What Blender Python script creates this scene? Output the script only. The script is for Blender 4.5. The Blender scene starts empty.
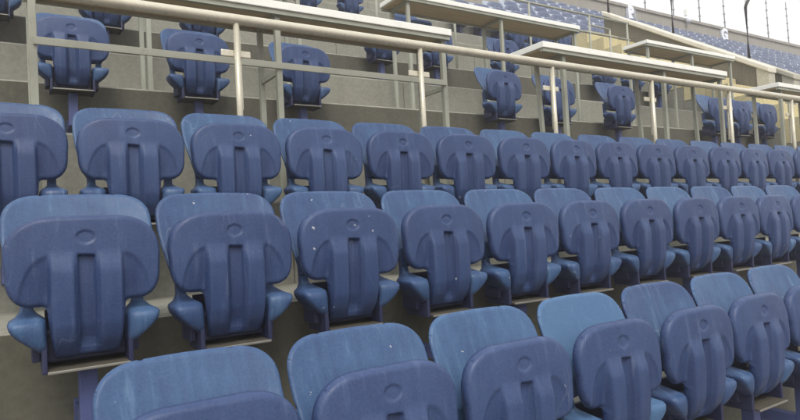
import bpy, bmesh, math, random
import numpy as np
from mathutils import Vector, Matrix
random.seed(7)
S = bpy.context.scene
C = S.collection
# ---------------------------------------------------------------- camera, light, exposure
EYE = Vector((-0.9058, -1.5020, 0.4542))
YAW, PITCH, ROLL = 0.57124, 0.03137, -0.05421
fw = Vector((math.sin(YAW)*math.cos(PITCH), math.cos(YAW)*math.cos(PITCH), math.sin(PITCH)))
r0 = Vector((math.cos(YAW), -math.sin(YAW), 0)); u0 = r0.cross(fw)
rt = math.cos(ROLL)*r0 + math.sin(ROLL)*u0
up = -math.sin(ROLL)*r0 + math.cos(ROLL)*u0
cd = bpy.data.cameras.new('camera'); cam = bpy.data.objects.new('camera', cd); C.objects.link(cam)
m = Matrix((rt, up, -fw)).transposed().to_4x4(); m.translation = EYE
cam.matrix_world = m
cd.sensor_width = 36; cd.lens = 615.47/800*36; cd.clip_start = .02; cd.clip_end = 3000
S.camera = cam
SUN_EL, SUN_AZ = math.radians(52), math.radians(205)      # azimuth clockwise from +Y
w = bpy.data.worlds.new('World'); S.world = w; w.use_nodes = True
nt = w.node_tree; bgn = nt.nodes['Background']
sky = nt.nodes.new('ShaderNodeTexSky'); sky.sky_type = 'NISHITA'; sky.sun_disc = False
sky.sun_elevation = SUN_EL; sky.sun_rotation = SUN_AZ
sky.air_density = 1.0; sky.dust_density = 5.0; sky.ozone_density = 1.0
hs = nt.nodes.new('ShaderNodeHueSaturation'); hs.inputs['Saturation'].default_value = .30
nt.links.new(sky.outputs[0], hs.inputs['Color'])
# thin bright overcast over the blue sky
tc = nt.nodes.new('ShaderNodeTexCoord'); cn = nt.nodes.new('ShaderNodeTexNoise'); cn.inputs['Scale'].default_value = 1.6; cn.inputs['Detail'].default_value = 5
nt.links.new(tc.outputs['Generated'], cn.inputs['Vector'])
cr = nt.nodes.new('ShaderNodeMapRange'); cr.inputs[1].default_value = .3; cr.inputs[2].default_value = .7; cr.inputs[3].default_value = 5.6; cr.inputs[4].default_value = 7.2
nt.links.new(cn.outputs['Fac'], cr.inputs[0])
cc = nt.nodes.new('ShaderNodeCombineColor')
for ci in range(3): nt.links.new(cr.outputs[0], cc.inputs[ci])
ad = nt.nodes.new('ShaderNodeMix'); ad.data_type = 'RGBA'; ad.blend_type = 'MIX'; ad.inputs[0].default_value = .75
nt.links.new(hs.outputs[0], ad.inputs[6]); nt.links.new(cc.outputs[0], ad.inputs[7]); nt.links.new(ad.outputs[2], bgn.inputs['Color'])
bgn.inputs['Strength'].default_value = .13
sd = bpy.data.lights.new('sun', 'SUN'); sd.energy = 1.2; sd.angle = math.radians(25); sd.color = (1, .95, .86)
sun = bpy.data.objects.new('sun', sd); C.objects.link(sun)
sdir = Vector((math.sin(SUN_AZ)*math.cos(SUN_EL), math.cos(SUN_AZ)*math.cos(SUN_EL), math.sin(SUN_EL)))
sun.rotation_euler = sdir.to_track_quat('Z', 'Y').to_euler()
S.view_settings.view_transform = 'Standard'; S.view_settings.look = 'None'
S.view_settings.exposure = 0.74; S.view_settings.gamma = 1
S.render.engine = 'CYCLES'
S.cycles.max_bounces = 6; S.cycles.diffuse_bounces = 4

T, H = 0.78520, 0.48555          # tread depth and riser height of the stand
XB, XC = -0.68488, -0.88975      # first seat of the second and third row
NOSE = .295                      # a riser stands this far behind its row of seats
def floor_z(k): return k*H - .80

# ---------------------------------------------------------------- materials
class NT:
    def __init__(s, name):
        s.m = bpy.data.materials.new(name); s.m.use_nodes = True
        s.t = s.m.node_tree; s.b = s.t.nodes['Principled BSDF']
    def n(s, typ, **kw):
        x = s.t.nodes.new(typ)
        for k, v in kw.items():
            if hasattr(x, k): setattr(x, k, v)
            else: x.inputs[k.replace('_', ' ')].default_value = v
        return x
    def l(s, a, b): s.t.links.new(a, b)
    def coord(s, which='Object'):
        return s.n('ShaderNodeTexCoord').outputs[which]
    def noise(s, vec, scale, detail=4, rough=.6, stretch=None, offset=None):
        if stretch or offset is not None:
            mp = s.n('ShaderNodeMapping')
            if stretch: mp.inputs['Scale'].default_value = stretch
            if offset is not None: s.l(offset, mp.inputs['Location'])
            s.l(vec, mp.inputs['Vector']); vec = mp.outputs[0]
        x = s.n('ShaderNodeTexNoise'); x.inputs['Scale'].default_value = scale
        x.inputs['Detail'].default_value = detail; x.inputs['Roughness'].default_value = rough
        s.l(vec, x.inputs['Vector']); return x.outputs['Fac']
    def rng(s, f, a, b, c=0., d=1.):
        x = s.n('ShaderNodeMapRange'); x.inputs[1].default_value = a; x.inputs[2].default_value = b
        x.inputs[3].default_value = c; x.inputs[4].default_value = d; s.l(f, x.inputs[0]); return x.outputs[0]
    def math(s, op, a, b):
        x = s.n('ShaderNodeMath'); x.operation = op
        for i, v in enumerate((a, b)):
            if isinstance(v, (int, float)): x.inputs[i].default_value = v
            else: s.l(v, x.inputs[i])
        return x.outputs[0]
    def mix(s, f, a, b, mode='MIX'):
        x = s.n('ShaderNodeMix'); x.data_type = 'RGBA'; x.blend_type = mode
        for k, v in ((0, f), (6, a), (7, b)):
            if isinstance(v, (int, float)): x.inputs[k].default_value = v
            elif isinstance(v, tuple): x.inputs[k].default_value = (*v, 1) if len(v) == 3 else v
            else: s.l(v, x.inputs[k])
        return x.outputs[2]
    def out(s, col, rough=.6, bump=None, bs=.2, bd=.002):
        if isinstance(col, tuple): s.b.inputs['Base Color'].default_value = (*col, 1)
        else: s.l(col, s.b.inputs['Base Color'])
        if isinstance(rough, (int, float)): s.b.inputs['Roughness'].default_value = rough
        else: s.l(rough, s.b.inputs['Roughness'])
        if bump is not None:
            bp = s.n('ShaderNodeBump'); bp.inputs['Strength'].default_value = bs; bp.inputs['Distance'].default_value = bd
            s.l(bump, bp.inputs['Height']); s.l(bp.outputs[0], s.b.inputs['Normal'])
        return s.m

def concrete(name, a, b, stain):
    t = NT(name); g = t.coord('Object')
    big = t.noise(g, .9, 5, .65); fine = t.noise(g, 28, 5, .7)
    streak = t.noise(g, 1.0, 4, .6, stretch=(7, 7, .5))
    c = t.mix(t.rng(big, .3, .7), a, b)
    c = t.mix(t.math('MULTIPLY', t.rng(streak, .45, .75), .65), c, stain)
    c = t.mix(.35, c, t.mix(t.rng(fine, .3, .7), tuple(x*.6 for x in a), tuple(min(1, x*1.3) for x in b)))
    bl = t.noise(g, 4.5, 6, .7)
    c = t.mix(t.math('MULTIPLY', t.rng(bl, .56, .7), .4), c, stain)
    return t.out(c, .88, fine, .35, .004)
M = {}
M['concrete'] = concrete('weathered_concrete', (.228, .225, .186), (.262, .258, .217), (.18, .177, .145))
M['darkc'] = concrete('dark_concrete', (.088, .085, .064), (.118, .113, .087), (.065, .062, .047))
M['wallc'] = concrete('grey_wall_concrete', (.30, .285, .25), (.36, .34, .30), (.2, .19, .165))
M['sidec'] = concrete('stained_wall_concrete', (.13, .12, .085), (.18, .165, .12), (.08, .075, .05))
M['pier'] = concrete('pale_concrete', (.42, .41, .34), (.5, .48, .4), (.3, .28, .22))
M['yellow'] = concrete('yellowish_step_paint', (.50, .44, .25), (.60, .53, .32), (.34, .29, .16))
M['ground'] = concrete('running_track', (.13, .055, .035), (.16, .07, .045), (.09, .04, .03))

def paint(name, col, worn, rough=.45, metallic=0.):
    t = NT(name); g = t.coord('Object')
    n1 = t.noise(g, 5, 5, .7); n2 = t.noise(g, 60, 4, .7)
    c = t.mix(t.rng(n1, .50, .78), col, worn)
    c = t.mix(t.math('MULTIPLY', t.rng(n2, .62, .72), .5), c, tuple(x*.5 for x in worn))
    t.b.inputs['Metallic'].default_value = metallic
    return t.out(c, t.rng(n1, .3, .7, rough-.08, rough+.15), n2, .1, .001)
M['cream'] = paint('cream_paint', (.60, .57, .46), (.47, .44, .34), .27, .25)
M['greypaint'] = paint('grey_green_paint', (.33, .34, .28), (.25, .26, .21), .5)
M['white'] = paint('white_laminate', (.84, .85, .80), (.74, .74, .68), .4)
M['coping'] = paint('cream_coping', (.68, .65, .56), (.55, .52, .44), .6)
M['wood'] = None
t = NT('plywood_underside'); g = t.coord('Object')
n = t.noise(g, 3, 5, .6, stretch=(1, 14, 6))
M['wood'] = t.out(t.mix(t.rng(n, .3, .7), (.46, .35, .21), (.58, .46, .30)), .65, n, .15, .001)
M['darkmetal'] = paint('dark_pole_paint', (.07, .055, .06), (.05, .04, .04), .5)
M['thinmetal'] = paint('thin_grey_metal', (.28, .27, .28), (.2, .19, .19), .5)
M['tray'] = paint('worn_zinc_tray', (.28, .27, .24), (.13, .12, .10), .4, .5)
M['traytop'] = paint('grimy_tray_top', (.07, .062, .045), (.04, .036, .028), .7)
M['navy'] = paint('navy_bracket_paint', (.015, .019, .062), (.02, .024, .065), .5)
M['postblue'] = paint('blue_post_paint', (.065, .085, .22), (.05, .06, .15), .5)
M['sign'] = paint('white_sign_paint', (.85, .88, .95), (.75, .8, .9), .6)
M['signback'] = paint('pale_blue_sign_paint', (.37, .39, .43), (.33, .34, .38), .6)

def seat_mat(name, base, faded, fade_bias, warm, scratch=.22):
    """sun-bleached moulded plastic; 'fade' and 'specks' are read from the object"""
    t = NT(name); g = t.coord('Object'); inf = t.n('ShaderNodeObjectInfo')
    off = t.n('ShaderNodeCombineXYZ')
    t.l(t.math('MULTIPLY', inf.outputs['Random'], 37.), off.inputs[0]); t.l(t.math('MULTIPLY', inf.outputs['Random'], 91.), off.inputs[2])
    fa = t.n('ShaderNodeAttribute'); fa.attribute_type = 'OBJECT'; fa.attribute_name = 'fade'
    sa = t.n('ShaderNodeAttribute'); sa.attribute_type = 'OBJECT'; sa.attribute_name = 'specks'
    big = t.noise(g, 5, 4, .6, offset=off.outputs[0]); fine = t.noise(g, 150, 3, .7)
    streak = t.noise(g, 9, 5, .65, stretch=(3.2, 1, .35), offset=off.outputs[0])
    blot = t.noise(g, 22, 5, .7, offset=off.outputs[0])
    # the moulded faces that look to the front or the sky are the bleached ones
    nv = t.n('ShaderNodeSeparateXYZ'); t.l(t.coord('Normal'), nv.inputs[0])
    expo = t.math('ADD', t.math('MULTIPLY', nv.outputs[1], -1.), t.math('MULTIPLY', nv.outputs[2], .7))
    expo = t.rng(expo, -.1, .85)
    f = t.math('ADD', t.math('MULTIPLY', t.rng(big, .3, .7), .55), t.math('MULTIPLY', t.rng(streak, .35, .7), .5))
    f = t.math('MULTIPLY', t.math('ADD', t.math('MULTIPLY', f, .7), t.math('ADD', fa.outputs['Fac'], fade_bias)), expo)
    cl = t.n('ShaderNodeClamp'); t.l(f, cl.inputs[0])
    c = t.mix(cl.outputs[0], base, faded)
    c = t.mix(t.math('MULTIPLY', t.rng(streak, .58, .74), .28), c, warm)               # chalky streaks
    c = t.mix(t.math('MULTIPLY', t.rng(blot, .60, .72), .14), c, tuple(x*.55 for x in base))   # grime
    c = t.mix(.05, c, t.mix(t.rng(fine, .3, .7), (.01, .012, .03), (.5, .52, .62)))
    # thin pale scratches: contour lines of a stretched noise, broken up by a second one
    sc = t.noise(g, 3.2, 2, .5, stretch=(1.6, 1, .35), offset=off.outputs[0]); sk = t.noise(g, 6, 2, .5, offset=off.outputs[0])
    ln = t.math('LESS_THAN', t.math('ABSOLUTE', t.math('SUBTRACT', sc, .5), 0), .0026)
    c = t.mix(t.math('MULTIPLY', t.math('MULTIPLY', ln, t.rng(sk, .52, .64)), scratch), c, (.36, .42, .50))
    vo = t.n('ShaderNodeTexVoronoi'); vo.inputs['Scale'].default_value = 26
    mp = t.n('ShaderNodeMapping'); t.l(off.outputs[0], mp.inputs['Location']); wn = t.n('ShaderNodeTexNoise'); wn.inputs['Scale'].default_value = 60; t.l(g, wn.inputs['Vector'])
    wa = t.n('ShaderNodeVectorMath'); wa.operation = 'SCALE'; wa.inputs['Scale'].default_value = .035; t.l(wn.outputs['Color'], wa.inputs[0])
    wb = t.n('ShaderNodeVectorMath'); wb.operation = 'ADD'; t.l(g, wb.inputs[0]); t.l(wa.outputs[0], wb.inputs[1])
    t.l(wb.outputs[0], mp.inputs['Vector']); t.l(mp.outputs[0], vo.inputs['Vector'])
    sep = t.n('ShaderNodeSeparateColor'); t.l(vo.outputs['Color'], sep.inputs[0])
    rad = t.math('MULTIPLY', t.math('POWER', sep.outputs[0], 3.), .15)
    dot = t.math('LESS_THAN', vo.outputs['Distance'], rad)
    pick = t.math('LESS_THAN', sep.outputs[1], sa.outputs['Fac'])
    c = t.mix(t.math('MULTIPLY', t.math('MULTIPLY', dot, pick), .6), c, (.62, .62, .60))
    t.b.inputs['Specular IOR Level'].default_value = .35
    return t.out(c, t.rng(blot, .3, .7, .36, .56), fine, .12, .0008)
M['pan'] = seat_mat('purple_blue_plastic', (.009, .028, .102), (.034, .067, .172), .15, (.13, .18, .29), .09)
M['shell'] = seat_mat('faded_blue_plastic', (.014, .034, .118), (.048, .122, .248), .20, (.20, .31, .43))
M['farpan'] = seat_mat('far_glare_blue_plastic', (.08, .10, .18), (.15, .18, .27), .1, (.3, .33, .42))  # same blue plastic, with glare on the far seats put into paler colours
M['farshell'] = seat_mat('far_glare_plastic', (.24, .28, .37), (.42, .46, .53), .3, (.5, .52, .6))

# ---------------------------------------------------------------- mesh helpers
def obj(name, bm, mats, parent=None, smooth=False, bevel=0.):
    me = bpy.data.meshes.new(name); bmesh.ops.recalc_face_normals(bm, faces=bm.faces[:]); bm.to_mesh(me); bm.free()
    for mm in (mats if isinstance(mats, (list, tuple)) else [mats]): me.materials.append(mm)
    if smooth:
        for p in me.polygons: p.use_smooth = True
    o = bpy.data.objects.new(name, me); C.objects.link(o)
    if parent: o.parent = parent
    if bevel:
        b = o.modifiers.new('bevel', 'BEVEL'); b.width = bevel; b.segments = 2; b.limit_method = 'ANGLE'
    return o
def box(bm, x0, x1, y0, y1, z0, z1, mi=0):
    v = [bm.verts.new(p) for p in ((x0,y0,z0),(x1,y0,z0),(x1,y1,z0),(x0,y1,z0),(x0,y0,z1),(x1,y0,z1),(x1,y1,z1),(x0,y1,z1))]
    for f in ((0,3,2,1),(4,5,6,7),(0,1,5,4),(1,2,6,5),(2,3,7,6),(3,0,4,7)):
        bm.faces.new([v[i] for i in f]).material_index = mi
def tube(bm, pts, r, n=12, cap=True):
    rings = []
    for i, p in enumerate(pts):
        p = Vector(p); a = Vector(pts[max(i-1, 0)]); b = Vector(pts[min(i+1, len(pts)-1)])
        d = (b-a).normalized(); s = d.cross(Vector((0, 0, 1)))
        if s.length < 1e-3: s = Vector((1, 0, 0))
        s.normalize(); q = d.cross(s)
        rings.append([bm.verts.new(p + r*(math.cos(2*math.pi*k/n)*s + math.sin(2*math.pi*k/n)*q)) for k in range(n)])
    for a, b in zip(rings, rings[1:]):
        for k in range(n): bm.faces.new((a[k], a[(k+1) % n], b[(k+1) % n], b[k]))
    if cap: bm.faces.new(rings[0]); bm.faces.new(rings[-1][::-1])
def beam(bm, a, b, wd, hg):
    """square bar from a to b"""
    a = Vector(a); b = Vector(b); d = (b-a).normalized(); s = d.cross(Vector((0, 0, 1)))
    if s.length < 1e-3: s = Vector((1, 0, 0))
    s.normalize(); q = d.cross(s)
    R = [[bm.verts.new(p + sx*wd/2*s + sy*hg/2*q) for sx, sy in ((-1,-1),(1,-1),(1,1),(-1,1))] for p in (a, b)]
    for k in range(4): bm.faces.new((R[0][k], R[0][(k+1)%4], R[1][(k+1)%4], R[1][k]))
    bm.faces.new(R[0]); bm.faces.new(R[1][::-1])
def loft(bm, rings, cap=True):
    vs = [[bm.verts.new(p) for p in r] for r in rings]; n = len(rings[0])
    for a, b in zip(vs, vs[1:]):
        for k in range(n): bm.faces.new((a[k], a[(k+1) % n], b[(k+1) % n], b[k]))
    if cap: bm.faces.new(vs[0][::-1]); bm.faces.new(vs[-1])
def sm(a, b, x):
    t = max(0., min(1., (x-a)/(b-a))); return t*t*(3-2*t)
def lerp_tab(tab, z):
    for (z0, *a), (z1, *b) in zip(tab, tab[1:]):
        if z0 <= z <= z1:
            t = (z-z0)/(z1-z0); return [p+(q-p)*t for p, q in zip(a, b)]
    return list(tab[0][1:]) if z < tab[0][0] else list(tab[-1][1:])

def thing(name, label, cat, loc=(0, 0, 0), group=None):
    o = bpy.data.objects.new(name, None); C.objects.link(o); o.location = loc; o.empty_display_size = .1
    o['label'] = label; o['category'] = cat
    if group: o['group'] = group
    return o
def tag(o, label, cat, group=None):
    o['label'] = label; o['category'] = cat
    if group: o['group'] = group
    return o
def structure(name, bm, mats, **k):
    o = obj(name, bm, mats, **k); o['kind'] = 'structure'; return o

# ---------------------------------------------------------------- the concrete stand
bm = bmesh.new(); X0, X1 = -7., 48.
prev = None; prof = []
for k in range(-4, 16):
    y = (k-1)*T+NOSE
    if k == -4: prof.append((y, floor_z(k)-.6, 0))
    nose = .014
    prof.append((y, floor_z(k)-nose, 0)); prof.append((y+nose, floor_z(k), 0))
    prof.append((y+T, floor_z(k), 0))
YW = 15*T+NOSE
seatrow_risers = {-2, -1, 0, 1, 2, 5, 7}   # risers right behind a row of seats are in the darker concrete
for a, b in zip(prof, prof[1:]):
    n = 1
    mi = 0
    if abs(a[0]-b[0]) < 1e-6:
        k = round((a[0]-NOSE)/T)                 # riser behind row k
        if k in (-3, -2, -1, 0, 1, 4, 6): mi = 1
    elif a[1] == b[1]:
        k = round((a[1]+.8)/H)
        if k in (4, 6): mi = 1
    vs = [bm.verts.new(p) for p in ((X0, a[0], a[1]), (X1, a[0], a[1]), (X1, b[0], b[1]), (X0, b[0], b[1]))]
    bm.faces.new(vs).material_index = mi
bmesh.ops.remove_doubles(bm, verts=bm.verts[:], dist=1e-5)
structure('terrace', bm, [M['concrete'], M['darkc']])
bm = bmesh.new(); box(bm, -120, 160, -160, -5*T+NOSE-.001, floor_z(-4)-1.1, floor_z(-4)-.6)
structure('ground', bm, M['ground'])
bm = bmesh.new()
for i in range(22):                              # open joints between the precast units
    x = -4.3 + i*2.4
    for k in range(-3, 16):
        box(bm, x, x+.008, (k-1)*T+NOSE-.0012, (k-1)*T+NOSE+.001, floor_z(k)-H+.004, floor_z(k)-.016)
structure('terrace_joint', bm, M['darkc'])

# back wall with its coping
wl = thing('back_wall', 'long grey concrete wall along the top of the stand against the sky', 'wall', (20, YW, 0))
def at(o, *p): return None
bm = bmesh.new(); box(bm, X0-20, X1-20, 0, .2, floor_z(15)-.3, 7.84); obj('wall_face', bm, M['wallc'], wl)
bm = bmesh.new(); box(bm, X0-20, X1-20, -.05, .25, 7.84, 7.94); obj('coping', bm, M['wallc'], wl)
# letters painted on the wall
def letter(ch, x, z, size, label):
    cu = bpy.data.curves.new('letter', 'FONT'); cu.body = ch; cu.size = size; cu.extrude = .012; cu.offset = .035
    cu.align_x = 'CENTER'; cu.align_y = 'CENTER'
    tmp = bpy.data.objects.new('tmp', cu); C.objects.link(tmp)
    dg = bpy.context.evaluated_depsgraph_get(); me = bpy.data.meshes.new_from_object(tmp.evaluated_get(dg))
    bpy.data.objects.remove(tmp)
    s = thing('letter_sign', label, 'sign', (x, YW-.03, z))
    bm = bmesh.new(); hsz = size*.62; box(bm, -hsz*.72, hsz*.72, 0, .028, -hsz*.74, hsz*.70); obj('panel', bm, M['signback'], s)
    me.materials.clear(); me.materials.append(M['sign'])
    o = bpy.data.objects.new('letter', me); C.objects.link(o); o.parent = s
    o.rotation_euler = (math.radians(90), 0, 0); o.location = (0, -.016, 0)
letter('R', 17.97, 7.66, .62, 'white letter R on a pale panel high on the back wall')
letter('G', 23.92, 7.63, .62, 'white letter G on a pale blue panel high on the back wall')
fl = thing('wall_lamp', 'small white lamp fitting on the back wall between the two letters', 'lamp', (21.27, YW-.02, 7.91))
bm = bmesh.new(); box(bm, -.05, .05, -.10, .02, .12, .36); obj('arm', bm, M['white'], fl, bevel=.01)
bm = bmesh.new(); loft(bm, [[(r*math.cos(a*math.pi/6), -.14+r*math.sin(a*math.pi/6), z) for a in range(12)] for r, z in ((.03, .12), (.07, .06), (.10, -.05), (.09, -.13), (.04, -.17))]); obj('lamp_head', bm, M['sign'], fl, smooth=True)
# thin fence poles on the wall top
pp = None
names = ['leftmost', 'second', 'third', 'fourth', 'fifth', 'sixth', 'seventh', 'eighth']
for i in range(8):
    x = 19.0 + 1.75*i - .02*(i % 3)
    if pp is None:
        pp = thing('fence_pole', '', 'pole', (0, 0, 0))
        bm = bmesh.new(); tube(bm, [(0, 0, 0), (0, 0, 1.95)], .022, 8); obj('pole', bm, M['thinmetal'], pp, smooth=True)
        for z in (.28, .62, .95, 1.3, 1.62):
            bm = bmesh.new(); box(bm, -.035, .035, -.035, .035, z, z+.045); obj('clip', bm, M['thinmetal'], pp)
        r = pp
    else:
        r = pp.copy(); C.objects.link(r)
        for ch in pp.children: c = ch.copy(); C.objects.link(c); c.parent = r
    r.location = (x, YW+.1, 7.94); r.rotation_euler = (0, math.radians(random.uniform(-1.2, 1.2)), 0)
    r['label'] = 'thin pale pole on the back wall against the sky, ' + names[i] + ' from the left of eight'
    r['group'] = 'thin poles along the top of the back wall'

# raking side walls of the stair passage
SL = H/T
def raking_wall(x, th, ya, yb, cop, label):
    s = thing('side_wall', label, 'wall', (x, ya, 0))
    L = yb-ya
    def zc(y): return SL*(ya+y)+(.47 if x < 10.5 else .42)
    def slab(x0, x1, y0, y1, lo, hi):
        bm = bmesh.new()
        P = [(y0, lo(y0)), (y1, lo(y1)), (y1, hi(y1)), (y0, hi(y0))]
        a = [bm.verts.new((x0, p[0], p[1])) for p in P]; b = [bm.verts.new((x1, p[0], p[1])) for p in P]
        bm.faces.new(a); bm.faces.new(b[::-1])
        for i in range(4): bm.faces.new((a[i], a[(i+1)%4], b[(i+1)%4], b[i]))
        return bm
    obj('wall_face', slab(0, th, .2, L, lambda y: SL*(ya+y)-2.2, lambda y: zc(y)-.02), M['sidec'], s)
    obj('end_pier', slab(-.02, th+.02, 0, .197, lambda y: SL*(ya)-1.9, lambda y: zc(y)-.02), M['pier'], s)  # front end of the wall; light falling on it put into paler concrete
    obj('coping', slab(-.05, th+.05, -.02, L+.02, lambda y: zc(y)-.018, lambda y: zc(y)+.085), cop, s, bevel=.02)
raking_wall(10.0, .16, 3.74, 7.0, M['coping'], 'nearer raking side wall with cream coping beside the yellowish stairs')
raking_wall(10.9, .16, 3.76, 6.9, M['pier'], 'farther raking side wall with bent dark fence posts on its coping')
# dark bent posts on the farther wall
fp = None
for y, lab in ((4.55, 'dark bent-topped fence post on the raking wall, the right one with its bend in view'), (6.05, 'dark fence post on the raking wall, middle of the three'), (7.55, 'dark fence post on the raking wall, left and farthest of the three')):
    bm = bmesh.new()
    tube(bm, [(0, 0, 0), (0, 0, .98), (.0, -.02, 1.03), (.09, -.10, 1.26)], .028, 10)
    o = obj('bent_post', bm, M['darkmetal'], None, smooth=True)
    o.location = (10.98, y, SL*y+.50) if y < 7 else (10.08, 6.93, SL*6.93+.55); tag(o, lab, 'post', 'bent posts on the far raking wall')

# yellowish aisle stairs
st = thing('aisle_stairs', 'stepped yellowish painted stair block beside the nearer raking wall', 'stairs', (9.0, 0, 0))
by = bmesh.new(); bl = bmesh.new()
yy = 2.72
while yy < 7.0:
    zt = SL*(yy+T/2)-.12
    box(by, 0, .97, yy, yy+T/2-.004, zt-.38, zt)
    box(bl, .006, .97, yy, yy+T/2-.004, zt-1.3, zt-.382)
    yy += T/2
obj('steps', by, M['yellow'], st, bevel=.008); obj('stair_base', bl, M['concrete'], st)

# ---------------------------------------------------------------- the tip-up seat (origin: the round mark on the pan front)
def arc_corner(cx, cz, ax, az, q0, n=14, p=2.3):
    """superellipse quarter, q0 = 0 right-top, 1 right-bottom (clockwise from the top)"""
    out = []
    for i in range(n+1):
        t = math.pi/2*i/n
        c, d = abs(math.cos(t))**(2/p), abs(math.sin(t))**(2/p)
        out.append((cx+ax*d, cz+az*c) if q0 == 0 else (cx+ax*c, cz-az*d))
    return out
def densify(P, h=.003):
    out = []
    for (x0, z0), (x1, z1) in zip(P, P[1:]+P[:1]):
        n = max(1, int(math.hypot(x1-x0, z1-z0)/h))
        for i in range(n): out.append((x0+(x1-x0)*i/n, z0+(z1-z0)*i/n))
    return out
def plate(bm, right, base, relief, th, rf, rb, h):
    """solid moulded panel: 'right' is the right half of the outline from the top centre down to the bottom centre"""
    P = densify(right + [(-x, z) for x, z in reversed(right[1:-1])], min(.003, h/2))
    A = np.array(P)
    B = np.roll(A, -1, 0)
    x0, x1 = A[:, 0].min()-h, A[:, 0].max()+h; z0, z1 = A[:, 1].min()-h, A[:, 1].max()+h
    nx = int((x1-x0)/h)+2; nz = int((z1-z0)/h)+2
    xs = -(nx-1)*h/2+h*np.arange(nx); zs = z0+h*np.arange(nz)
    X, Z = np.meshgrid(xs, zs, indexing='ij'); Q = np.stack([X.ravel(), Z.ravel()], -1)
    D = np.empty(len(Q)); NI = np.empty(len(Q), int); ins = np.zeros(len(Q), bool)
    for a in range(0, len(Q), 2000):
        q = Q[a:a+2000]; dd = np.hypot(q[:, None, 0]-A[None, :, 0], q[:, None, 1]-A[None, :, 1])
        NI[a:a+2000] = dd.argmin(1); D[a:a+2000] = dd.min(1)
        c = (A[None, :, 1] > q[:, None, 1]) != (B[None, :, 1] > q[:, None, 1])
        with np.errstate(divide='ignore', invalid='ignore'):
            xi = A[None, :, 0]+(q[:, None, 1]-A[None, :, 1])/(B[:, 1]-A[:, 1])[None]*(B[:, 0]-A[:, 0])[None]
        ins[a:a+2000] = (c & (q[:, None, 0] < xi)).sum(1) % 2 == 1
    sd = np.where(ins, D, -D)
    keep = sd > -.5*h; snap = keep & (sd < .5*h)
    Q[snap] = A[NI[snap]]; D = np.where(snap, 0, D)
    F = {}; Bk = {}
    rnd = lambda d, r: r-math.sqrt(max(0., r*r-(r-d)**2)) if d < r else 0.
    for i in np.nonzero(keep)[0]:
        x, z = float(Q[i, 0]), float(Q[i, 1]); d = float(D[i]); b = base(x, z)
        F[i] = bm.verts.new((x, b+relief(x, z, d)+rnd(d, rf), z))
        Bk[i] = bm.verts.new((x, b+th+rf-rnd(d, rb), z))
    new = []
    for i in range(nx-1):
        for j in range(nz-1):
            c = [k for k in (i*nz+j, (i+1)*nz+j, (i+1)*nz+j+1, i*nz+j+1) if keep[k]]
            if len(c) < 3: continue
            for V, sgn in ((F, 1), (Bk, -1)):
                f = bm.faces.new([V[k] for k in c][::sgn]); new.append(f)
    inv = {v: k for k, v in F.items()}
    ed = set(e for f in new for e in f.edges if len(e.link_faces) == 1 and e.verts[0] in inv)
    for e in ed:
        a, b = inv[e.verts[0]], inv[e.verts[1]]
        bm.faces.new((F[a], F[b], Bk[b], Bk[a]))

def pan_bm(fine=True):
    ZT, ZS, ZB = .072, -.218, -.395
    right = [(0, ZT)] + arc_corner(.075, -.066, .160, .138, 0, 20, p=2.45) + arc_corner(.150, -.115, .081, .103, 1, 18, p=2.35)
    right += [(.130, ZS), (.122, ZS-.003), (.1165, ZS-.012)]
    right += [(.114, -.26), (.108, -.32), (.102, -.365)] + arc_corner(.080, -.372, .020, .023, 1, 8, 2.2) + [(0, ZB)]
    def base(x, z):
        tz = (z+.17)/.24
        y = -.024+.030*tz*tz if z < -.17 else -.024+.022*tz*tz
        if z < -.28: y += .62*(-.28-z)**1.4
        return y+.015*(abs(x)/.235)**2.6
    def relief(x, z, d):
        ax = abs(x); y = 0.
        top = -.055-.003*(x/.03)          # the channel's head is cut slightly askew
        y += .021*(1-sm(.021, .027, ax))*sm(top, top-.008, z)*sm(-.390, -.325, z)
        e = math.hypot((ax-.112)/.090, (z+.240)/.186)
        y += (.0035*(1-sm(.90, 1.02, e))+.020*min(1, 1.5*max(0, 1-e)))*sm(.109, .116, ax)*sm(ZS-.02, ZS, z)
        y -= .016*sm(.029, .042, ax)*(1-sm(.100, .111, ax))*sm(-.035, -.12, z)*(1-.6*sm(-.33, -.39, z))
        e = math.hypot(x/.031, z/.023)
        if e < 1.4: y += .0045*(1-sm(.86, 1.0, e))
        if -.368 < z < -.362 and ax < .04: y -= .0015
        return y
    bm = bmesh.new(); plate(bm, right, base, relief, .020, .017, .006, .0042 if fine else .04); return bm

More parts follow.
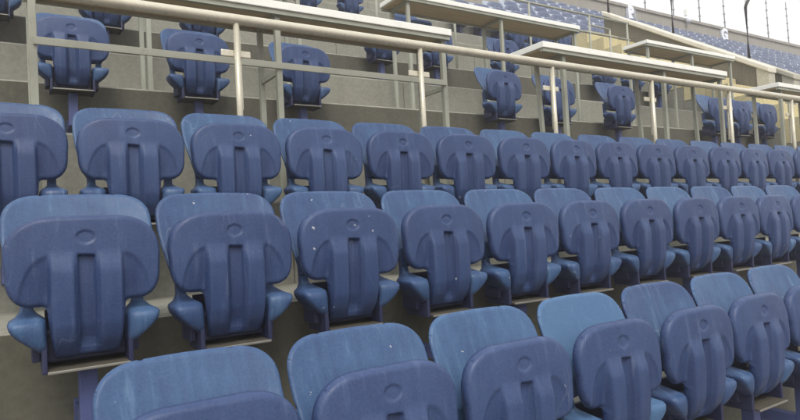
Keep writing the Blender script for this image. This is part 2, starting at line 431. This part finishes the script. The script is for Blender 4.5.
def shell_bm(fine=True):
    """backrest: leaning concave panel whose sides run down into two forward-curling bolsters"""
    bm = bmesh.new()
    ZT, ZB = .160, -.205
    right = [(0, ZT), (.06, ZT-.0006)] + arc_corner(.115, .055, .124, .103, 0, p=2.4)[:] + [(.239, .01), (.235, -.05), (.222, -.12), (.203, -.17), (.195, ZB+.008), (.186, ZB), (0, ZB)]
    def base(x, z):
        ce = .110+.44*max(0, z+.12)-.10*max(0, z+.12)**2 + .02*sm(-.05, -.2, z)
        return ce-(.022+.040*sm(.06, -.2, z))*(abs(x)/.235)**2.4
    bmr = lambda x, z, d: 0.
    plate(bm, right, base, bmr, .012, .011, .011, .006 if fine else .045)
    tab = [(-.374, .119, .130, .035, .09), (-.366, .118, .140, .012, .105), (-.352, .117, .158, -.004, .112), (-.335, .117, .180, -.012, .115),
           (-.312, .117, .206, -.019, .12), (-.29, .117, .222, -.022, .122), (-.272, .118, .228, -.020, .125), (-.261, .121, .224, -.010, .128),
           (-.254, .130, .208, .016, .132), (-.241, .146, .196, .070, .138), (-.232, .152, .190, .100, .14), (-.18, .155, .190, .108, .142), (-.13, .155, .190, .110, .144)]
    zz = []
    n = 26 if fine else 6
    for i in range(n+1): zz.append(-.374+(.244)*(i/n))
    for sgn in (-1, 1):
        rings = []
        for z in zz:
            x0, x1, yf, yb = lerp_tab(tab, z)
            xc, yc = (x0+x1)/2, (yf+yb)/2; a, b = (x1-x0)/2, (yb-yf)/2
            ring = []
            K = 24 if fine else 8
            for k in range(K):
                th = 2*math.pi*k/K; cs, sn = math.cos(th), math.sin(th)
                q = 2/4.4
                px = a*math.copysign(abs(cs)**q, cs); py = b*math.copysign(abs(sn)**q, sn)
                py -= .12*px if sn < 0 else 0
                ring.append((sgn*(xc+px), yc+py, z))
            rings.append(ring)
        loft(bm, rings)
    return bm

def make_seat():
    s = thing('stadium_seat', 'seat', 'stadium seat')
    obj('backrest', shell_bm(), M['shell'], s, smooth=True)
    obj('seat_pan', pan_bm(), M['pan'], s, smooth=True)
    bm = bmesh.new()
    for sx in (-1, 1):
        box(bm, sx*.128-.008, sx*.128+.008, .0, .17, -.435, -.30)
        box(bm, sx*.150-.012, sx*.150+.012, .05, .16, -.40, -.31)
    box(bm, -.119, .119, .15, .168, -.43, -.24)
    box(bm, -.119, .119, .055, .148, -.405, -.31)
    obj('bracket', bm, M['navy'], s, bevel=.004)
    bm = bmesh.new(); box(bm, -.119, .119, -.019, .15, -.432, -.424)
    tr = obj('tray', bm, M['traytop'], s)
    bm = bmesh.new(); box(bm, -.122, .122, -.025, -.0195, -.433, -.424); obj('tray_lip', bm, M['tray'], s, bevel=.002)
    bm = bmesh.new(); box(bm, -.029, .029, .055, .115, -.66, -.433); box(bm, -.027, .027, .058, .288, -.658, -.60); box(bm, -.032, .032, .284, .2945, -.675, -.585)
    obj('post', bm, M['postblue'], s, bevel=.004)
    return s
proto = make_seat(); used = [False]
def dup(src):
    r = src.copy(); C.objects.link(r)
    for ch in src.children: c = ch.copy(); C.objects.link(c); c.parent = r
    return r
ORD = ['leftmost', 'second', 'third', 'fourth', 'fifth', 'sixth', 'seventh', 'eighth', 'ninth', 'tenth', 'eleventh', 'twelfth', 'thirteenth', 'fourteenth', 'fifteenth', 'sixteenth', 'seventeenth']
def seat(x, row, label, group, fade=0., pfade=0., specks=.0, pspecks=None, rz=0., dz=0., tilt=0.):
    r = proto if not used[0] else dup(proto); used[0] = True
    r.location = (x, row*T, row*H+dz); r.rotation_euler = (0, 0, math.radians(rz))
    r['label'] = label; r['group'] = group
    for c in r.children:
        c['fade'] = float(pfade if c.name.startswith('seat_pan') else fade)
        c['specks'] = float((specks if pspecks is None else pspecks) if c.name.startswith('seat_pan') else specks)
        if c.name.startswith('seat_pan'):
            tl = tilt if tilt else random.uniform(-1.8, 2.2)
            P = Vector((0, .06, -.36)); RM = Matrix.Rotation(math.radians(tl), 3, 'X')
            c.rotation_euler = (math.radians(tl), 0, 0); c.location = P - RM @ P
    return r
# front row: six seats from the lower left corner
looks = ['scratched blue tip-up seat', 'bird-spotted blue tip-up seat', 'clean blue tip-up seat', 'bright sky blue tip-up seat', 'dull grey blue tip-up seat', 'faded blue tip-up seat', 'half cut-off blue tip-up seat']
fA = [.0, -.02, .12, .75, -.2, .05, .0]
for i in range(7):
    s = seat(-.5+.5*i+random.uniform(-.004, .004), 0, looks[i] + ', ' + (ORD[i]+' from the left' if i else 'leftmost') + ' in the lowest row', 'seats of the lowest row',
         fA[i], random.uniform(.0, .2), [.10, .45, .08, .04, .05, .05, .05][i], .06, random.uniform(-.6, .6), -.006)
fB = [.05, -.15, -.1, 0, .05, -.1, .05, .1, -.05, .1, .0]
wear = ['broad', 'mottled', 'white-flecked', 'smooth', 'evenly faded', 'slate blue', 'chalky', 'pale-backed', 'dusty', 'plain', 'edge-cut']
for i in range(11):
    seat(XB+.5*i+random.uniform(-.004, .004), 1, wear[i] + ' tip-up seat, ' + (ORD[i]+' from the left' if i else 'leftmost') + ' in the second row up', 'seats of the second row',
         fB[i]-.05, random.uniform(-.15, .1), .12, [.10, .12, .50, .14, .12, .05, .05, .04, .05, .04, .04][i], random.uniform(-1.4, 1.4))
wear = ['cut-off', 'greyish', 'blue-edged', 'purple-toned', 'streaky', 'clean', 'faded', 'worn', 'pale-topped', 'dull', 'plain', 'dusty', 'smooth', 'small', 'far', 'edge-cut']
for i in range(16):
    seat(XC+.5*i+random.uniform(-.004, .004), 2, wear[i] + ' tip-up seat, ' + (ORD[i]+' from the left' if i else 'leftmost') + ' in the row just below the handrail', 'seats of the third row',
         random.uniform(-.2, .05), random.uniform(-.12, .15), .06, .05, random.uniform(-1.4, 1.4))
G4 = 'seats spaced apart behind the handrail'
for i, x in enumerate([-.49, .36, 1.22, 3.43, 4.25, 5.29, 7.33, 7.93, 8.64]):
    seat(x, 4, ['tip-up seat behind the long stretcher bar, leftmost behind the handrail', 'tip-up seat behind the handrail, just left of the first cream post', 'tip-up seat behind the handrail, left of the wide empty gap', 'tip-up seat behind the handrail, right of the wide empty gap',
         'tip-up seat behind the handrail, half hidden by a cream post and grey leg', 'lone tip-up seat behind the handrail with a dark leg across it', 'first of the three small seats at the right end behind the handrail', 'middle of the three small seats at the right end behind the handrail', 'last of the three small seats at the right end behind the handrail'][i],
         G4, random.uniform(-.2, 0), random.uniform(-.1, .1), .04, .04, random.uniform(-1.5, 1.5))
G6 = 'seats of the desk row above'
for i, x in enumerate([-.95, -.05, .85, 2.99, 3.81, 4.97, 7.06, 7.75, 8.49]):
    seat(x, 6, 'shaded tip-up seat in the second desk row, ' + ORD[i] + (' from the left' if i else ''), G6, random.uniform(-.25, -.05), random.uniform(-.1, .1), .03, .03, random.uniform(-2, 2))
for i, x in enumerate([6.75, 7.29, 7.86]):
    seat(x, 8, 'small tip-up seat seen under the upper desk, ' + ORD[i] + ' of three side by side', 'seats seen under the upper desk', random.uniform(-.2, .0), .0, .03, .03, 0)
seat(4.44, 8, 'tip-up seat with its pan folded down under the upper desk', 'folded-down seat', -.1, -.1, .02, .02, 0, tilt=80)
seat(3.14, 9, 'tongue of a tip-up seat at the top edge, left of two', 'seats at the top edge', -.1, 0, .02, .02)
seat(3.89, 9, 'blue tip-up seat at the top edge above the nearest desk, right of two', 'seats at the top edge', -.1, 0, .02, .02)

# ---------------------------------------------------------------- far seats: one low mesh each
bm = shell_bm(False)
n0 = len(bm.faces); bm.faces.ensure_lookup_table()
b2 = pan_bm(False); me_t = bpy.data.meshes.new('t'); b2.to_mesh(me_t); b2.free(); bm.from_mesh(me_t)
bm.faces.ensure_lookup_table()
for f in bm.faces[n0:]: f.material_index = 1
n1 = len(bm.faces)
box(bm, -.12, .12, .0, .16, -.43, -.31); box(bm, -.03, .03, .055, .28, -.6, -.43)
bm.faces.ensure_lookup_table()
for f in bm.faces[n1:]: f.material_index = 2
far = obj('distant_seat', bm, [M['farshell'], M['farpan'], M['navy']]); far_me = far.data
bpy.data.objects.remove(far)
cand = []
for k in range(8, 16):
    x = 2.2 + .13*(k % 3)
    while x < 34:
        x += .5
        if 8.8 < x < 11.2 and k < 10: continue
        if k < 10 and x < 11: continue
        P = Vector((x, k*T, k*H)); d = P-EYE; z = d.dot(fw)
        px = 400+615.47*d.dot(rt)/z; py = 210-615.47*(d.dot(up)+.17)/z
        if px > 806 or py < -6 or px < 440: continue
        hid = False                                   # skip those well behind the raking walls
        if x > 11.2:
            for xw, y1 in ((10.0, 7.2), (10.9, 6.9)):
                q = EYE + d*((xw-EYE.x)/d.x)
                top = q.z + .30
                if 3.7 < q.y < y1 and top < SL*q.y+.5: hid = True
        if hid: continue
        cand.append((z, x, k))
cand.sort()
NF = 300 - 58
print('far seats', len(cand), 'individual', min(NF, len(cand)))
for z, x, k in cand[:NF]:
    o = bpy.data.objects.new('distant_seat', far_me); C.objects.link(o)
    o.location = (x+random.uniform(-.02, .02), k*T, k*H); o.rotation_euler = (0, 0, math.radians(random.uniform(-4, 4)))
    o['fade'] = random.uniform(-.3, .3); o['specks'] = 0.
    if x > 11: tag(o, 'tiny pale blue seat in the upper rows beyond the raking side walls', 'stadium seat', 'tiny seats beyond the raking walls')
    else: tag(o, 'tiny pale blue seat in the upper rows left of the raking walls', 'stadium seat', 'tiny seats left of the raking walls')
if len(cand) > NF:
    bm = bmesh.new()
    for z, x, k in cand[NF:]:
        v0 = len(bm.verts); bm.from_mesh(far_me); bm.verts.ensure_lookup_table()
        for v in bm.verts[v0:]: v.co += Vector((x, k*T, k*H))
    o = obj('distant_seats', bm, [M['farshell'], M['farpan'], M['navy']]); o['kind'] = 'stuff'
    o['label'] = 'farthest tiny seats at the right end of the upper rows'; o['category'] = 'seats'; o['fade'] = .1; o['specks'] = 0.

# ---------------------------------------------------------------- handrail in front of the desks
hr = thing('handrail', 'long thick cream tube handrail on cream posts above the third row of seats', 'handrail', (0, 1.85, floor_z(3)))
zb = floor_z(3)
bm = bmesh.new(); tube(bm, [(-4+.5*i, 0, 1.685-zb) for i in range(32)], .029, 18); obj('rail', bm, M['cream'], hr, smooth=True)
for i in range(-3, 9):
    x = .22+1.257*i
    bm = bmesh.new(); tube(bm, [(x, 0, .0), (x, 0, 1.66-zb)], .0175, 12)
    for z in (.03, .06): pass
    p = obj('post', bm, M['cream'], hr, smooth=True)
    bm = bmesh.new(); box(bm, x-.085, x+.085, .0195, .034, 1.475-zb, 1.515-zb); obj('cross_plate', bm, M['cream'], p, bevel=.006)
    bm = bmesh.new(); beam(bm, (x+.028, .045, 1.18-zb), (x+.028, .045, 1.64-zb), .016, .012); obj('stiffener', bm, M['cream'], p)
    bm = bmesh.new(); tube(bm, [(x, 0, .002), (x, 0, .014)], .05, 14); obj('base_flange', bm, M['cream'], p, smooth=False)

# ---------------------------------------------------------------- press desks
def desk(x0, x1, yf, ztop, dep, fz, legs, label, group, stretcher=None, backlegs=None, rake=0.):
    d = thing('press_desk', label, 'desk', (x0, yf, fz), group)
    W = x1-x0; zt = ztop-fz
    bm = bmesh.new(); box(bm, 0, W, 0, dep, zt-.0495, zt); obj('desk_top', bm, M['white'], d, bevel=.004)
    bm = bmesh.new(); box(bm, .02, W-.02, .045, dep-.03, zt-.060, zt-.0500); obj('underside_panel', bm, M['wood'], d)
    bm = bmesh.new()
    box(bm, .01, W-.01, .012, .044, zt-.078, zt-.0505); box(bm, .01, W-.01, dep-.029, dep-.004, zt-.080, zt-.0505)
    n = max(2, len(legs))
    for lx in legs: box(bm, lx-x0-.016, lx-x0+.016, .0445, dep-.0295, zt-.088, zt-.0605)
    obj('steel_frame', bm, M['greypaint'], d)
    bl = backlegs or legs
    for lx in legs:
        bm = bmesh.new(); beam(bm, (lx-x0, .06, 0), (lx-x0, .06, zt-.089), .036, .036); obj('leg', bm, M['greypaint'], d, bevel=.003)
    for lx in bl:
        bm = bmesh.new(); beam(bm, (lx-x0+rake, dep-.04, 0), (lx-x0, dep-.04, zt-.091), .034, .034); obj('leg', bm, M['greypaint'], d, bevel=.003)
    if stretcher:
        a, b, z = stretcher
        bm = bmesh.new(); beam(bm, (a-x0, .035, z-fz), (b-x0, .035, z-fz), .012, .04); obj('stretcher', bm, M['greypaint'], d, bevel=.002)
        for lx in legs:
            bm = bmesh.new(); beam(bm, (lx-x0, .08, z-.03-fz), (lx-x0, dep-.06, z-.03-fz), .02, .03); obj('side_brace', bm, M['greypaint'], d)
f3 = floor_z(3); f5 = floor_z(5)
desk(-.80, 1.90, 2.03, 1.905, .40, f3, (-.76, .56, 1.85), 'nearest white-edged desk behind the handrail with a grey stretcher bar', 'desks right behind the handrail', (-.76, 1.85, 1.51))
desk(2.78, 5.46, 1.97, 1.91, .40, f3, (3.06, 4.44, 5.50-.09), 'middle white-edged desk behind the handrail, over the lone seat', 'desks right behind the handrail', rake=.06)
desk(6.62, 9.0, 2.02, 1.91, .40, f3, (6.76, 7.9, 8.9), 'rightmost white-edged desk behind the handrail, cut by the picture edge', 'desks right behind the handrail')
desk(-1.15, 1.50, 3.66, 2.89, .40, f5, (-1.1, .12, 1.44), 'desk of the upper row whose legs stand at the upper left', 'desks of the upper row')
desk(2.55, 5.25, 3.66, 2.89, .40, f5, (2.68, 3.97, 5.20), 'white-edged upper desk with brown underside at the top middle', 'desks of the upper row')
desk(6.60, 8.82, 3.66, 2.885, .40, f5, (6.68, 7.73, 8.76), 'white-edged upper desk against the raking side wall', 'desks of the upper row')
# guard railing behind the upper desks
f7 = floor_z(7)
g = thing('guard_railing', 'thin grey guard railing with two bars behind the upper desks', 'railing', (0, 5.35, f7))
for z, xa, xb in ((3.9, 3.2, 8.55), (3.6, 3.2, 8.55)):
    bm = bmesh.new(); tube(bm, [(xa, 0, z-f7), (xb, 0, z-f7)], .018, 10); obj('rail', bm, M['greypaint'], g, smooth=True)
for x in (3.3, 4.6, 6.1, 7.5, 8.02, 8.5):
    bm = bmesh.new(); tube(bm, [(x, 0, 0), (x, 0, 3.9-f7 if x != 8.02 else 3.72-f7)], .018, 10); obj('post', bm, M['greypaint'], g, smooth=True)
bm = bmesh.new(); tube(bm, [(7.5, 0, 3.74-f7), (8.02, 0, 3.72-f7)], .015, 8); obj('short_bar', bm, M['greypaint'], g, smooth=True)

# ---------------------------------------------------------------- thin volume added to stand in for lens glare over the far stand
bm = bmesh.new(); box(bm, -122, 162, -162, 60, floor_z(-4)-2.3, 14.)
hz = obj('glare_haze', bm, [], None); hz['kind'] = 'stuff'
hm = bpy.data.materials.new('glare_haze_air'); hm.use_nodes = True; hn = hm.node_tree; hn.nodes.clear()
ho = hn.nodes.new('ShaderNodeOutputMaterial'); hv = hn.nodes.new('ShaderNodeVolumePrincipled')
hv.inputs['Color'].default_value = (.93, .94, .96, 1); hv.inputs['Density'].default_value = .0065
hn.links.new(hv.outputs[0], ho.inputs['Volume']); hz.data.materials.append(hm)
